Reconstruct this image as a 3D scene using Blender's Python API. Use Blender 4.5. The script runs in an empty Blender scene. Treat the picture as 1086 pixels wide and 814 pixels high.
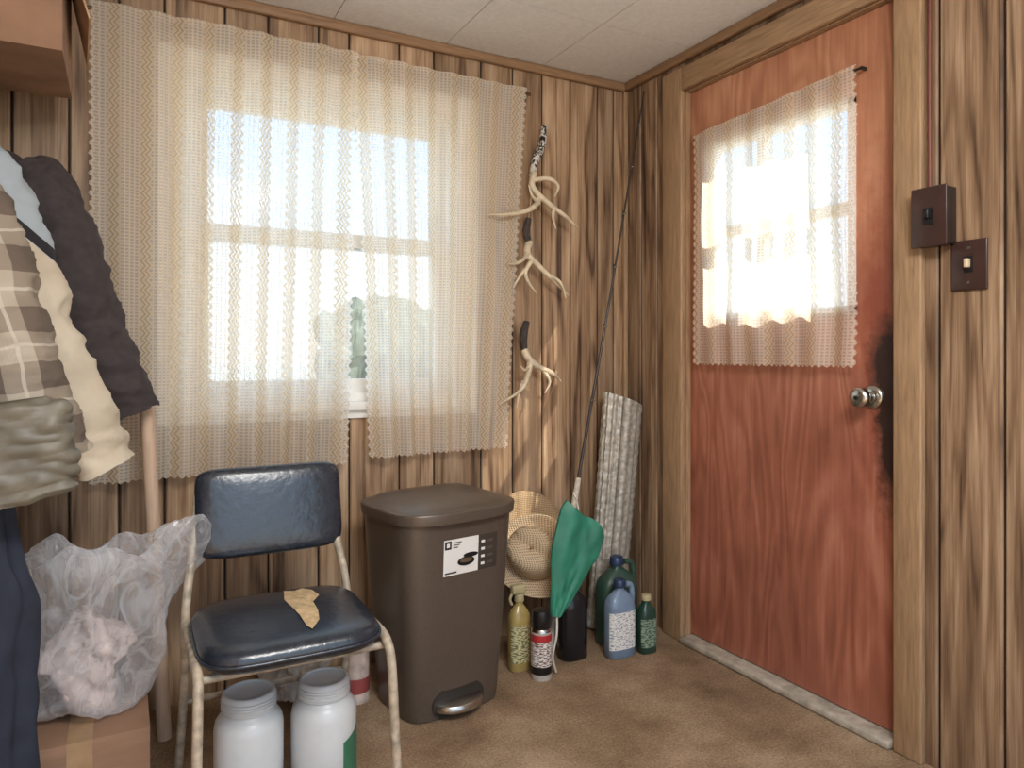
import bpy, math, random
from mathutils import Vector, Matrix, noise
random.seed(7)
scn = bpy.context.scene
scn.view_settings.view_transform = 'Standard'
PI = math.pi

# ------------------------------------------------------------------ helpers
def lin(c):
    return tuple(((v/255)/12.92 if v/255 <= .04045 else ((v/255+.055)/1.055)**2.4) for v in c)+(1,)

class NT:
    def __init__(s, name):
        s.m = bpy.data.materials.new(name); s.m.use_nodes = True
        s.t = s.m.node_tree; s.n = s.t.nodes; s.l = s.t.links
        s.n.clear(); s.out = s.n.new('ShaderNodeOutputMaterial')
    def put(s, sock, v):
        if isinstance(v, bpy.types.NodeSocket): s.l.new(v, sock)
        elif v is not None: sock.default_value = v
    def math(s, op, a, b=None, c=None, clamp=False):
        n = s.n.new('ShaderNodeMath'); n.operation = op; n.use_clamp = clamp
        for i, v in enumerate((a, b, c)):
            if v is not None: s.put(n.inputs[i], v)
        return n.outputs[0]
    def xyz(s, kind='Object'):
        tc = s.n.new('ShaderNodeTexCoord'); sp = s.n.new('ShaderNodeSeparateXYZ')
        s.l.new(tc.outputs[kind], sp.inputs[0]); return sp.outputs
    def comb(s, x, y, z):
        n = s.n.new('ShaderNodeCombineXYZ')
        for i, v in enumerate((x, y, z)): s.put(n.inputs[i], v)
        return n.outputs[0]
    def noise(s, vec, scale=5, detail=3, rough=.5, dist=0):
        n = s.n.new('ShaderNodeTexNoise')
        if vec is not None: s.l.new(vec, n.inputs['Vector'])
        n.inputs['Scale'].default_value = scale; n.inputs['Detail'].default_value = detail
        n.inputs['Roughness'].default_value = rough; n.inputs['Distortion'].default_value = dist
        return n.outputs['Fac']
    def ramp(s, fac, stops):
        n = s.n.new('ShaderNodeValToRGB'); s.l.new(fac, n.inputs[0])
        e = n.color_ramp.elements
        while len(e) < len(stops): e.new(.5)
        for i, (p, c) in enumerate(stops): e[i].position = p; e[i].color = c
        return n.outputs[0]
    def mix(s, f, a, b, mode='MIX'):
        n = s.n.new('ShaderNodeMix'); n.data_type = 'RGBA'; n.blend_type = mode
        s.put(n.inputs[0], f); s.put(n.inputs[6], a); s.put(n.inputs[7], b)
        return n.outputs[2]
    def bump(s, h, strength=.3, dist=.01):
        n = s.n.new('ShaderNodeBump'); n.inputs['Strength'].default_value = strength
        n.inputs['Distance'].default_value = dist; s.l.new(h, n.inputs['Height']); return n.outputs[0]
    def bsdf(s, col, rough=.6, metal=0, normal=None, spec=.5):
        b = s.n.new('ShaderNodeBsdfPrincipled')
        s.put(b.inputs['Base Color'], col); s.put(b.inputs['Roughness'], rough)
        s.put(b.inputs['Metallic'], metal); s.put(b.inputs['Specular IOR Level'], spec)
        if normal is not None: s.l.new(normal, b.inputs['Normal'])
        s.l.new(b.outputs[0], s.out.inputs[0]); return b.outputs[0]

def mat(name, rgb, rough=.6, metal=0, var=.15, scale=20, bump=.1, spec=.5, stretch=(1, 1, 1)):
    t = NT(name); p = t.xyz()
    v = t.comb(t.math('MULTIPLY', p[0], stretch[0]), t.math('MULTIPLY', p[1], stretch[1]), t.math('MULTIPLY', p[2], stretch[2]))
    f = t.noise(v, scale, 4)
    c = lin(rgb); a = tuple(x*(1-var) for x in c[:3])+(1,); b = tuple(min(1, x*(1+var)) for x in c[:3])+(1,)
    col = t.ramp(f, [(.3, a), (.7, b)])
    t.bsdf(col, rough, metal, t.bump(f, bump, .005) if bump else None, spec)
    return t.m

def mesh(name, V, F, m=None, smooth=False):
    me = bpy.data.meshes.new(name); me.from_pydata([tuple(v) for v in V], [], F); me.update()
    ob = bpy.data.objects.new(name, me); scn.collection.objects.link(ob)
    if m: me.materials.append(m)
    if smooth:
        for p in me.polygons: p.use_smooth = True
        me.set_sharp_from_angle(angle=math.radians(55))
    return ob

def group(name, loc, parts):
    e = bpy.data.objects.new(name, None); e.location = loc; e.empty_display_size = .1
    scn.collection.objects.link(e)
    for p in parts:
        p.parent = e; p.matrix_parent_inverse = Matrix.Translation(-Vector(loc))
    return e

def box(name, x0, x1, y0, y1, z0, z1, m, bev=0, rz=0, piv=None):
    V = [Vector((x, y, z)) for z in (z0, z1) for y in (y0, y1) for x in (x0, x1)]
    if rz:
        pv = Vector(piv) if piv else Vector(((x0+x1)/2, (y0+y1)/2, 0)); R = Matrix.Rotation(rz, 3, 'Z')
        V = [R @ (v-pv)+pv for v in V]
    F = [(0, 2, 3, 1), (4, 5, 7, 6), (0, 1, 5, 4), (2, 6, 7, 3), (0, 4, 6, 2), (1, 3, 7, 5)]
    ob = mesh(name, V, F, m)
    if bev:
        b = ob.modifiers.new('b', 'BEVEL'); b.width = bev; b.segments = 3
        for p in ob.data.polygons: p.use_smooth = True
    return ob

def loft(name, rings, m, cap=True, smooth=True, closed=True):
    n = len(rings[0]); V = [v for r in rings for v in r]; F = []
    for i in range(len(rings)-1):
        for j in range(n if closed else n-1):
            k = (j+1) % n
            F.append((i*n+j, i*n+k, (i+1)*n+k, (i+1)*n+j))
    if cap:
        F.append(tuple(range(n))[::-1]); F.append(tuple((len(rings)-1)*n+j for j in range(n)))
    return mesh(name, V, F, m, smooth)

def sring(cx, cy, z, a, b, p=2.5, n=48, rz=0, fold=0, nf=7, ph=0):
    R = []
    for i in range(n):
        t = 2*PI*i/n; c, s = math.cos(t), math.sin(t)
        k = 1+fold*math.sin(nf*t+ph)
        x = a*k*math.copysign(abs(c)**(2/p), c); y = b*k*math.copysign(abs(s)**(2/p), s)
        R.append(Vector((cx+x*math.cos(rz)-y*math.sin(rz), cy+x*math.sin(rz)+y*math.cos(rz), z)))
    return R

def lathe(name, prof, loc, m, n=40, axis=None, sx=1, sy=1):
    L = Vector(loc); q = Matrix.Identity(3)
    if axis is not None: q = Vector((0, 0, 1)).rotation_difference(Vector(axis).normalized()).to_matrix()
    rings = [[L+q @ Vector((max(r, 1e-4)*sx*math.cos(2*PI*i/n), max(r, 1e-4)*sy*math.sin(2*PI*i/n), z)) for i in range(n)] for r, z in prof]
    return loft(name, rings, m)

def cr(pts, n=6):
    P = [Vector(p) for p in pts]
    if len(P) < 3: return P
    P = [2*P[0]-P[1]]+P+[2*P[-1]-P[-2]]; out = []
    for i in range(1, len(P)-2):
        for k in range(n):
            t = k/n; a, b, c, d = P[i-1:i+3]
            out.append(.5*((2*b)+(c-a)*t+(2*a-5*b+4*c-d)*t*t+(3*b-a-3*c+d)*t**3))
    out.append(P[-2]); return out

def tube(name, pts, rad, m, n=12, smoothn=6, cap=True):
    if isinstance(rad, (int, float)): rad = [rad]*len(pts)
    Q = cr([(p[0], p[1], p[2]) for p in pts], smoothn); K = len(Q)
    RR = []
    for i in range(K):
        f = i/(K-1)*(len(rad)-1); a = int(f); b = min(a+1, len(rad)-1); RR.append(rad[a]+(rad[b]-rad[a])*(f-a))
    rings = []; T0 = (Q[1]-Q[0]).normalized(); N = T0.orthogonal().normalized()
    for i in range(K):
        T = (Q[min(i+1, K-1)]-Q[max(i-1, 0)]).normalized()
        N = (N-T*N.dot(T)).normalized(); B = T.cross(N)
        rings.append([Q[i]+RR[i]*(N*math.cos(2*PI*j/n)+B*math.sin(2*PI*j/n)) for j in range(n)])
    return loft(name, rings, m, cap)

def rough(ob, amp, sc, st=(1, 1, 1), seed=0, ridge=False):
    ns = [v.normal.copy() for v in ob.data.vertices]
    for v, nn in zip(ob.data.vertices, ns):
        c = v.co; p = Vector((c.x*st[0]*sc+seed, c.y*st[1]*sc, c.z*st[2]*sc))
        h = noise.noise(p) if ridge else noise.fractal(p, 1, 2, 3)
        if ridge: h = .35-abs(h)*1.6
        v.co = c+nn*amp*h
    ob.data.update()

# ------------------------------------------------------------------ materials
def wood_wall(name, light, mid, dark, toneamt=.42, contour=48, rw=.36):
    t = NT(name); p = t.xyz()
    at = t.n.new('ShaderNodeAttribute'); at.attribute_name = 'tone'
    sp = t.n.new('ShaderNodeSeparateColor'); t.l.new(at.outputs['Color'], sp.inputs[0])
    s = t.math('ADD', p[0], p[1]); off = t.math('MULTIPLY', sp.outputs[1], 37.0)
    v1 = t.comb(t.math('MULTIPLY', s, 8.0), off, t.math('MULTIPLY', p[2], .7))
    n1 = t.noise(v1, 1.0, 2, .45, .25)
    rings = t.math('SINE', t.math('MULTIPLY', n1, contour))
    rings = t.math('POWER', t.math('MULTIPLY_ADD', rings, .5, .5), 2.4)
    v2 = t.comb(t.math('MULTIPLY', s, 150.0), off, t.math('MULTIPLY', p[2], 3.0))
    n2 = t.noise(v2, 1.0, 3, .65)
    v3 = t.comb(t.math('MULTIPLY', s, 14.0), off, t.math('MULTIPLY', p[2], 1.1))
    n3 = t.noise(v3, 1.5, 4, .6, .3)
    mod = t.math('MULTIPLY', rings, t.math('MULTIPLY_ADD', n3, 1.6, -.25, clamp=True))
    f = t.math('ADD', t.math('MULTIPLY', mod, rw), t.math('MULTIPLY', n2, .64))
    f = t.math('ADD', f, t.math('MULTIPLY', t.math('SUBTRACT', n3, .5), 1.05))
    col = t.ramp(f, [(.06, lin(light)), (.40, lin(mid)), (.80, lin(dark))])
    br = t.math('MULTIPLY_ADD', sp.outputs[0], toneamt, 1-toneamt/2)
    col = t.mix(1.0, col, t.comb(br, br, br), 'MULTIPLY')
    t.bsdf(col, .42, 0, t.bump(f, .15, .002), .35)
    return t.m

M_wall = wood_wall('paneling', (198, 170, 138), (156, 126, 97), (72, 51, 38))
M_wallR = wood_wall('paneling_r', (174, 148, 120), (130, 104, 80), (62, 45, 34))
M_groove = mat('groove', (32, 22, 17), .8, bump=0)
def wood(name, rgb, dk=.6, sc=8, st=(12, 12, 1), rough=.5):
    t = NT(name); p = t.xyz()
    v = t.comb(t.math('MULTIPLY', p[0], st[0]), t.math('MULTIPLY', p[1], st[1]), t.math('MULTIPLY', p[2], st[2]))
    f = t.noise(v, sc, 4, .6, .3); c = lin(rgb)
    col = t.ramp(f, [(.3, tuple(x*dk for x in c[:3])+(1,)), (.65, c)])
    t.bsdf(col, rough, 0, t.bump(f, .1, .002), .4); return t.m
M_trim = wood('casing_wood', (174, 142, 108), .62)
M_trimx = wood('ceiling_trim_wood', (158, 124, 92), .62, st=(1, 1, 14))
M_stick = wood('stick_wood', (208, 178, 152), .8)
M_white = mat('white_paint', (228, 227, 222), .5, var=.05)
M_steel = mat('steel', (190, 188, 182), .25, 1, .1)
M_black = mat('black_plastic', (22, 22, 24), .35, bump=.02)

t = NT('floor_dirty'); p = t.xyz()
f = t.noise(t.comb(p[0], p[1], p[2]), 3, 6, .65); g = t.noise(t.comb(p[0], p[1], p[2]), 140, 3, .7)
h = t.math('ADD', t.math('MULTIPLY', f, .75), t.math('MULTIPLY', g, .5))
t.bsdf(t.ramp(h, [(.38, lin((80, 61, 46))), (.6, lin((144, 119, 93))), (.85, lin((194, 170, 141)))]), .9, 0, t.bump(g, .6, .006), .2)
M_floor = t.m
M_ceil = mat('ceiling_tile', (230, 230, 228), .8, var=.05, scale=60)

# door
t = NT('door_stained_plywood'); p = t.xyz()
v1 = t.comb(0.0, t.math('MULTIPLY', p[1], 3.2), t.math('MULTIPLY', p[2], .6)); n1 = t.noise(v1, 1.6, 2, .5, .4)
rg = t.math('MULTIPLY_ADD', t.math('SINE', t.math('MULTIPLY', n1, 70)), .5, .5)
n2 = t.noise(t.comb(0.0, t.math('MULTIPLY', p[1], 60), t.math('MULTIPLY', p[2], 3)), 1, 4, .6)
n3 = t.noise(t.comb(0.0, t.math('MULTIPLY', p[1], 3.5), t.math('MULTIPLY', p[2], 2)), 1.3, 5, .6, .5)
f = t.math('ADD', t.math('MULTIPLY', rg, .14), t.math('ADD', t.math('MULTIPLY', n2, .42), t.math('MULTIPLY', n3, .72)))
up = t.ramp(f, [(.36, lin((214, 164, 130))), (.62, lin((186, 130, 99))), (.95, lin((136, 84, 62)))])
lo = t.ramp(f, [(.36, lin((194, 134, 110))), (.62, lin((163, 101, 80))), (.95, lin((116, 66, 52)))])
zf = t.math('MULTIPLY_ADD', p[2], 1.0, -.75, clamp=True)
zf = t.math('ADD', zf, t.math('MULTIPLY', t.math('SUBTRACT', n3, .5), .8), clamp=True)
col = t.mix(zf, lo, up)
nb = t.noise(t.comb(0.0, p[1], p[2]), 22, 4, .7)
def blot(y0, z0, ry, rz, k=1.25):
    a = t.math('DIVIDE', t.math('SUBTRACT', p[1], y0), ry); b = t.math('DIVIDE', t.math('SUBTRACT', p[2], z0), rz)
    d = t.math('SQRT', t.math('ADD', t.math('MULTIPLY', a, a), t.math('MULTIPLY', b, b)))
    d = t.math('ADD', d, t.math('MULTIPLY', t.math('SUBTRACT', nb, .5), 1.4))
    return t.math('SUBTRACT', k, d, clamp=True)
red = blot(-1.12, 1.14, .085, .42)
col = t.mix(t.math('MULTIPLY', red, .65), col, lin((132, 58, 42)))
edge = t.math('ADD', t.math('MULTIPLY_ADD', p[1], -12.0, -13.6, clamp=True), t.math('MULTIPLY_ADD', p[1], 12.0, 5.0, clamp=True), clamp=True)
col = t.mix(t.math('MULTIPLY', edge, .5), col, lin((116, 56, 42)))
gr = t.math('ADD', blot(-1.150, 1.03, .044, .095, 1.75), blot(-1.156, .83, .032, .14, 1.75), clamp=True)
col = t.mix(t.math('MULTIPLY', gr, .94), col, lin((32, 24, 22)))
t.bsdf(col, .42, 0, t.bump(f, .1, .002), .4); M_door = t.m

# lace curtain
def lace(name, rgb):
    t = NT(name); uv = t.xyz('UV'); u, v = uv[0], uv[1]
    zig = t.math('PINGPONG', v, .014)
    us = t.math('ADD', u, 10.0)
    a = t.math('MODULO', t.math('ADD', us, zig), .096)
    dense = t.math('LESS_THAN', a, .036)
    g1 = t.math('MULTIPLY', t.math('GREATER_THAN', a, .008), t.math('LESS_THAN', a, .013))
    g2 = t.math('MULTIPLY', t.math('GREATER_THAN', a, .022), t.math('LESS_THAN', a, .027))
    gaps = t.math('ADD', g1, g2)
    line = t.math('LESS_THAN', t.math('MODULO', us, .0145), .005)
    rung = t.math('LESS_THAN', t.math('MODULO', t.math('ADD', v, 10.0), .0095), .0042)
    weave = t.noise(t.comb(t.math('MULTIPLY', u, 300.0), t.math('MULTIPLY', v, 300.0), 0.0), 1, 1)
    al = t.math('MAXIMUM', t.math('MULTIPLY', dense, .97), t.math('MAXIMUM', t.math('MULTIPLY', line, .82), t.math('MULTIPLY', rung, .78)))
    al = t.math('MAXIMUM', al, .54)
    al = t.math('SUBTRACT', al, t.math('MULTIPLY', gaps, .36))
    al = t.math('ADD', al, t.math('MULTIPLY', t.math('SUBTRACT', weave, .5), .2), clamp=True)
    c = t.mix(dense, lin(rgb), tuple(x*k for x, k in zip(lin(rgb)[:3], (.86, .80, .70)))+(1,))
    d = t.n.new('ShaderNodeBsdfDiffuse'); t.l.new(c, d.inputs[0])
    tr = t.n.new('ShaderNodeBsdfTranslucent'); t.l.new(c, tr.inputs[0])
    m1 = t.n.new('ShaderNodeMixShader'); m1.inputs[0].default_value = .55
    t.l.new(d.outputs[0], m1.inputs[1]); t.l.new(tr.outputs[0], m1.inputs[2])
    tp = t.n.new('ShaderNodeBsdfTransparent'); m2 = t.n.new('ShaderNodeMixShader')
    t.l.new(al, m2.inputs[0]); t.l.new(tp.outputs[0], m2.inputs[1]); t.l.new(m1.outputs[0], m2.inputs[2])
    t.l.new(m2.outputs[0], t.out.inputs[0]); return t.m
M_lace = lace('lace', (252, 243, 228))

def curtain(name, a0, a1, zt, zb, off, axis, folds, amp, b0=None, b1=None, ztop1=None, seed=0, m=M_lace, zb1=None):
    nx, nz = 260, 220; V = []; F = []; UV = []
    b0 = a0 if b0 is None else b0; b1 = a1 if b1 is None else b1
    ztop1 = zt if ztop1 is None else ztop1; zb1 = zb if zb1 is None else zb1
    width = abs(a1-a0)*1.15
    for k in range(nz+1):
        g = k/nz
        for i in range(nx+1):
            s = i/nx
            a = (a0+(a1-a0)*s)*(1-g)+(b0+(b1-b0)*s)*g
            top = zt+(ztop1-zt)*s; bot = zb+(zb1-zb)*s+.008*abs(((s*width/.024) % 1)*2-1)
            z = top+(bot-top)*g
            edge = max(0, 1-min(s, 1-s)*30)
            sg = 1 if s > .5 else -1
            a += sg*edge*.012*abs(((z/.028) % 1)*2-1)*(1 if a1 > a0 else -1)
            ph = folds*2*PI*s+1.5*noise.noise(Vector((s*4, g*1.3, seed)))
            d = amp*(.75+.45*noise.noise(Vector((s*6+3, g, seed+5))))*math.sin(ph)*(.45+.75*g)+.012*noise.noise(Vector((s*3, g*3, seed+9)))
            if axis == 'x': V.append((a, off+d, z))
            else: V.append((off+d, a, z))
            UV.append((s*width+seed*.03, z))
    for k in range(nz):
        for i in range(nx):
            q = k*(nx+1)+i; F.append((q, q+1, q+nx+2, q+nx+1))
    ob = mesh(name, V, F, m, True); l = ob.data.uv_layers.new(name='UVMap')
    for lo in ob.data.loops: l.data[lo.index].uv = UV[lo.vertex_index]
    return ob

# ------------------------------------------------------------------ room shell
CEIL = 2.172; XL = -2.55; YF = -3.6
def planks(name, axis, bounds, opening, m):
    V = []; F = []; T = []
    o0, o1, oz0, oz1 = opening
    bs = sorted(set(bounds+[o0, o1])); lo, hi = min(bounds), max(bounds)
    bs = [b for b in bs if lo <= b <= hi]
    orig = sorted(bounds)
    tones = [(random.random(), random.random()) for _ in orig]
    for i in range(len(bs)-1):
        a, b = bs[i], bs[i+1]; mid = (a+b)/2
        idx = max(j for j in range(len(orig)) if orig[j] <= mid)
        ga = .0030 if a in orig else 0; gb = .0030 if b in orig else 0
        segs = [(0, CEIL)]
        if o0 < mid < o1: segs = [s for s in ((0, oz0), (oz1, CEIL)) if s[1]-s[0] > .001]
        for z0, z1 in segs:
            base = len(V); c = .005
            prof = [(a+ga, .012), (a+ga, c*.8), (a+ga+(c*.7 if ga else 0), 0), (b-gb-(c*.7 if gb else 0), 0), (b-gb, c*.8), (b-gb, .012)]
            for z in (z0, z1):
                for q, d in prof:
                    V.append((q, d, z) if axis == 'x' else (d, q, z))
            for j in range(6):
                k = (j+1) % 6; F.append((base+j, base+k, base+6+k, base+6+j)); T.append(tones[idx])
            F.append(tuple(base+j for j in range(6))[::-1]); T.append(tones[idx])
            F.append(tuple(base+6+j for j in range(6))); T.append(tones[idx])
    ob = mesh(name, V, F, m); ca = ob.data.color_attributes.new('tone', 'FLOAT_COLOR', 'CORNER')
    for p, tn in zip(ob.data.polygons, T):
        for li in p.loop_indices: ca.data[li].color = (tn[0], tn[1], 0, 1)
    ob.data.update(); return ob

WX0, WX1, WZ0, WZ1 = -1.67, -.76, .90, 1.92
bx = [0, -.06, -.14, -.27, -.40, -.53, -.663, -.85, -.98, -1.157, -1.26, -1.42, -1.55, -1.72, -1.84, -1.965, -2.10, -2.26, -2.40, -2.55]
face = planks('panel_planks', 'x', bx, (WX0, WX1, WZ0, WZ1), M_wall)
DY0, DY1, DZ = -1.19, -.36, 2.03
def wall_with_hole(axis, a0, a1, d0, d1, o):
    ps = []
    for k, (p, q, z0, z1) in enumerate(((a0, o[0], 0, CEIL), (o[1], a1, 0, CEIL), (o[0], o[1], 0, o[2]), (o[0], o[1], o[3], CEIL))):
        if z1-z0 < .001: continue
        ps.append(box('backing_%d' % k, p, q, d0, d1, z0, z1, M_groove) if axis == 'x' else box('backing_%d' % k, d0, d1, p, q, z0, z1, M_groove))
    return ps
bk = wall_with_hole('x', XL, 0.0, .008, .12, (WX0, WX1, WZ0, WZ1))
group('wall_back', (-1.2, .06, 0), [face]+bk)
by = [0, -.10, -.2, -.36, -1.19, -1.30, -1.455, -1.6, -1.78, -1.9, -2.05, -2.25, -2.4, -2.6, -2.8, -2.9, -3.1, -3.3, -3.45, -3.6]
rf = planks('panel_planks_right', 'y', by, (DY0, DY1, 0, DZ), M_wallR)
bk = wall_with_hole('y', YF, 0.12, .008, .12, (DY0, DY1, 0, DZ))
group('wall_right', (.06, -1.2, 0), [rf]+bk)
bl = [0, -.15, -.3, -.42, -.6, -.8, -.95, -1.1, -1.3, -1.5, -1.7, -1.9, -2.1, -2.3, -2.5, -2.7, -2.9, -3.1, -3.3, -3.6]
lf = planks('panel_planks_left', 'y', bl, (5, 6, 0, 1), M_wall)
for v in lf.data.vertices: v.co.x = XL-v.co.x
lb = box('backing', XL-.12, XL-.008, YF, .12, 0, CEIL, M_groove)
group('wall_left', (XL-.06, -1.5, 0), [lf, lb])
box('floor', XL-.12, .12, YF, .12, -.1, 0, M_floor)
cp = [box('slab', XL-.12, .12, YF, .12, CEIL+.012, CEIL+.1, M_groove)]
TS = .405; k = 0
x = .0
while x > XL:
    y = .0
    while y > YF:
        cp.append(box('tile_%d' % k, max(x-TS, XL)+.0015, x-.0015, max(y-TS, YF)+.0015, y-.0015, CEIL, CEIL+.012, M_ceil)); k += 1
        y -= TS
    x -= TS
group('ceiling', (-1.2, -1.5, CEIL), cp)
box('trim_1', XL, 0, -.022, 0, CEIL-.035, CEIL-.001, M_trimx, .006)
box('trim_2', -.022, 0, YF, -.022, CEIL-.035, CEIL-.001, M_trimx, .006)
box('trim_3', -.02, -.0005, -.02, -.0005, 0, CEIL-.036, M_trim, .004)

# ------------------------------------------------------------------ window
tgl = NT('window_glass'); tp = tgl.n.new('ShaderNodeBsdfTransparent'); gl = tgl.n.new('ShaderNodeBsdfGlossy')
gl.inputs['Roughness'].default_value = .03; mx = tgl.n.new('ShaderNodeMixShader'); mx.inputs[0].default_value = .05
tgl.l.new(tp.outputs[0], mx.inputs[1]); tgl.l.new(gl.outputs[0], mx.inputs[2]); tgl.l.new(mx.outputs[0], tgl.out.inputs[0])
M_glass = tgl.m
W = []
W.append(box('jamb_l', WX0, WX0+.03, .0, .12, WZ0, WZ1, M_white)); W.append(box('jamb_r', WX1-.03, WX1, .0, .12, WZ0, WZ1, M_white))
W.append(box('head', WX0+.03, WX1-.03, .0, .12, WZ1-.03, WZ1, M_white)); W.append(box('sill', WX0+.03, WX1-.03, .0, .12, WZ0, WZ0+.03, M_white))
zr = 1.445
def sash(n, z0, z1, y):
    a, b = WX0+.03, WX1-.03; w = .045
    W.append(box(n+'_l', a, a+w, y, y+.03, z0, z1, M_white)); W.append(box(n+'_r', b-w, b, y, y+.03, z0, z1, M_white))
    W.append(box(n+'_t', a+w, b-w, y, y+.03, z1-w, z1, M_white)); W.append(box(n+'_b', a+w, b-w, y, y+.03, z0, z0+w, M_white))
    W.append(box(n+'_glass', a+w, b-w, y+.013, y+.016, z0+w, z1-w, M_glass))
sash('lower_sash', WZ0+.03, zr+.025, .03); sash('upper_sash', zr-.025, WZ1-.03, .065)
W.append(box('casing_l', WX0-.07, WX0, -.018, -.0003, WZ0-.055, WZ1+.07, M_white, .004)); W.append(box('casing_r', WX1, WX1+.07, -.018, -.0003, WZ0-.055, WZ1+.07, M_white, .004))
W.append(box('casing_t', WX0, WX1, -.018, -.0003, WZ1, WZ1+.07, M_white, .004)); W.append(box('stool', WX0-.01, WX1+.01, -.035, -.0003, WZ0-.03, WZ0, M_white, .004))
W.append(box('apron', WX0, WX1, -.014, -.0003, WZ0-.055, WZ0-.03, M_white))
group('window_1', ((WX0+WX1)/2, 0, WZ0), W)

c1 = curtain('curtain_panel_left', -1.905, -1.150, 2.055, .69, -.066, 'x', 8, .017, seed=1, b0=-1.905, b1=-1.19, zb1=.70)
c2 = curtain('curtain_panel_right', -1.160, -.515, 2.05, .71, -.066, 'x', 7, .016, seed=2, b0=-1.10, b1=-.60, zb1=.715)
rod = tube('rod', [(-1.93, -.045, 2.036), (-.48, -.045, 2.036)], .006, mat('rod_brass', (120, 90, 60), .3, .8))
br = [box('bracket_l', -1.925, -1.91, -.045, -.0003, 2.028, 2.044, M_steel), box('bracket_r', -.50, -.487, -.045, -.0003, 2.028, 2.044, M_steel)]
group('window_curtains', (-1.2, -.06, 2.03), [c1, c2, rod]+br)

# ------------------------------------------------------------------ door
D = []
GY0, GY1, GZ0, GZ1 = -1.05, -.475, 1.18, 1.80; dx0, dx1 = .022, .062; y0, y1 = DY0+.004, DY1-.004
D.append(box('slab_bottom', dx0, dx1, y0, y1, .028, GZ0, M_door)); D.append(box('slab_top', dx0, dx1, y0, y1, GZ1, DZ-.006, M_door))
D.append(box('slab_l', dx0, dx1, GY1, y1, GZ0, GZ1, M_door)); D.append(box('slab_r', dx0, dx1, y0, GY0, GZ0, GZ1, M_door))
D.append(box('muntin_h', .028, .057, GY0, GY1, 1.47, 1.505, M_white)); D.append(box('muntin_v', .029, .056, -.705, -.675, GZ0, GZ1, M_white))
for n, a in (('f1', (GY0, GY1, GZ0, GZ0+.02)), ('f2', (GY0, GY1, GZ1-.02, GZ1)), ('f3', (GY0, GY0+.02, GZ0, GZ1)), ('f4', (GY1-.02, GY1, GZ0, GZ1))):
    D.append(box(n, .012, .058, a[0], a[1], a[2], a[3], M_white))
D.append(box('pane', .041, .044, GY0, GY1, GZ0, GZ1, M_glass))
kp = (dx0, -1.103, .94)
D.append(lathe('knob_rose', [(0, 0), (.034, 0), (.034, .004), (.028, .01), (.014, .012), (.012, .035), (.018, .04), (.027, .048), (.029, .058), (.026, .068), (.016, .072), (.0, .073)], kp, M_steel, axis=(-1, 0, 0)))
D.append(lathe('knob_lock', [(0, .073), (.006, .073), (.006, .077), (0, .078)], kp, M_black, axis=(-1, 0, 0)))
for i, z in enumerate((.25, 1.04, 1.80)):
    D.append(tube('hinge_%d' % i, [(.014, DY1+.003, z-.04), (.014, DY1+.003, z+.04)], .006, M_black))
group('door_1', (.04, -.775, .0), D)
T = [box('c_left', -.022, -.0003, DY1, DY1+.105, 0, DZ+.085, M_trim, .005), box('c_right', -.022, -.0003, DY0-.078, DY0, 0, DZ+.085, M_trim, .005),
     box('c_top', -.0215, -.0003, DY0, DY1, DZ, DZ+.085, wood('casing_wood_y', (174, 142, 108), .62, st=(12, 1, 12)), .005)]
jm = [box('j_left', 0, .12, DY1-.003, DY1, 0, DZ, M_trim), box('j_right', 0, .12, DY0, DY0+.003, 0, DZ, M_trim), box('j_top', 0, .12, DY0, DY1, DZ-.004, DZ, M_trim)]
group('trim_4', (-.01, -.775, 0), T+jm)
box('door_threshold', -.035, .12, DY0+.004, DY1-.004, .0005, .024, mat('threshold', (172, 163, 148), .5, .0, .3, 30), .008)
dc = curtain('lace_panel', -.425, -1.065, 1.848, 1.02, -.014, 'y', 6, .008, ztop1=1.876, seed=3)
dr = tube('rod', [(.0, -.41, 1.838), (.0, -1.085, 1.866)], .004, M_black)
dh = [box('rod_hook_l', -.002, .022, -.412, -.405, 1.834, 1.842, M_black), box('rod_hook_r', -.002, .022, -1.085, -1.078, 1.862, 1.87, M_black)]
group('door_curtain', (-.014, -.75, 1.85), [dc, dr]+dh)

# switches
M_brown = mat('brown_bakelite', (62, 43, 38), .3, bump=.02); M_dk = mat('dark_metal', (50, 41, 38), .35, .3)
s = [box('box', -.045, -.0003, -1.347, -1.262, 1.333, 1.477, M_dk, .004), box('plate', -.05, -.045, -1.350, -1.259, 1.330, 1.480, M_brown, .002),
     box('toggle', -.062, -.05, -1.31, -1.299, 1.40, 1.422, M_black, .002), box('slot', -.0515, -.05, -1.317, -1.292, 1.385, 1.427, M_black)]
group('light_switch', (-.02, -1.305, 1.4), s)
s = [box('plate', -.008, -.0003, -1.422, -1.336, 1.217, 1.340, M_brown, .003), box('toggle', -.022, -.008, -1.384, -1.374, 1.272, 1.294, mat('ivory', (215, 195, 160), .4), .002),
     box('slot', -.0095, -.008, -1.389, -1.369, 1.26, 1.30, M_black), box('screw_t', -.0095, -.008, -1.382, -1.376, 1.318, 1.324, M_steel), box('screw_b', -.0095, -.008, -1.382, -1.376, 1.233, 1.239, M_steel)]
group('light_switch', (-.005, -1.379, 1.28), s)
tube('electrical_cable', [(-.008, -1.284, CEIL-.036), (-.008, -1.282, 1.8), (-.008, -1.283, 1.481)], .005, mat('cable_red', (110, 62, 48), .5))

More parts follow.
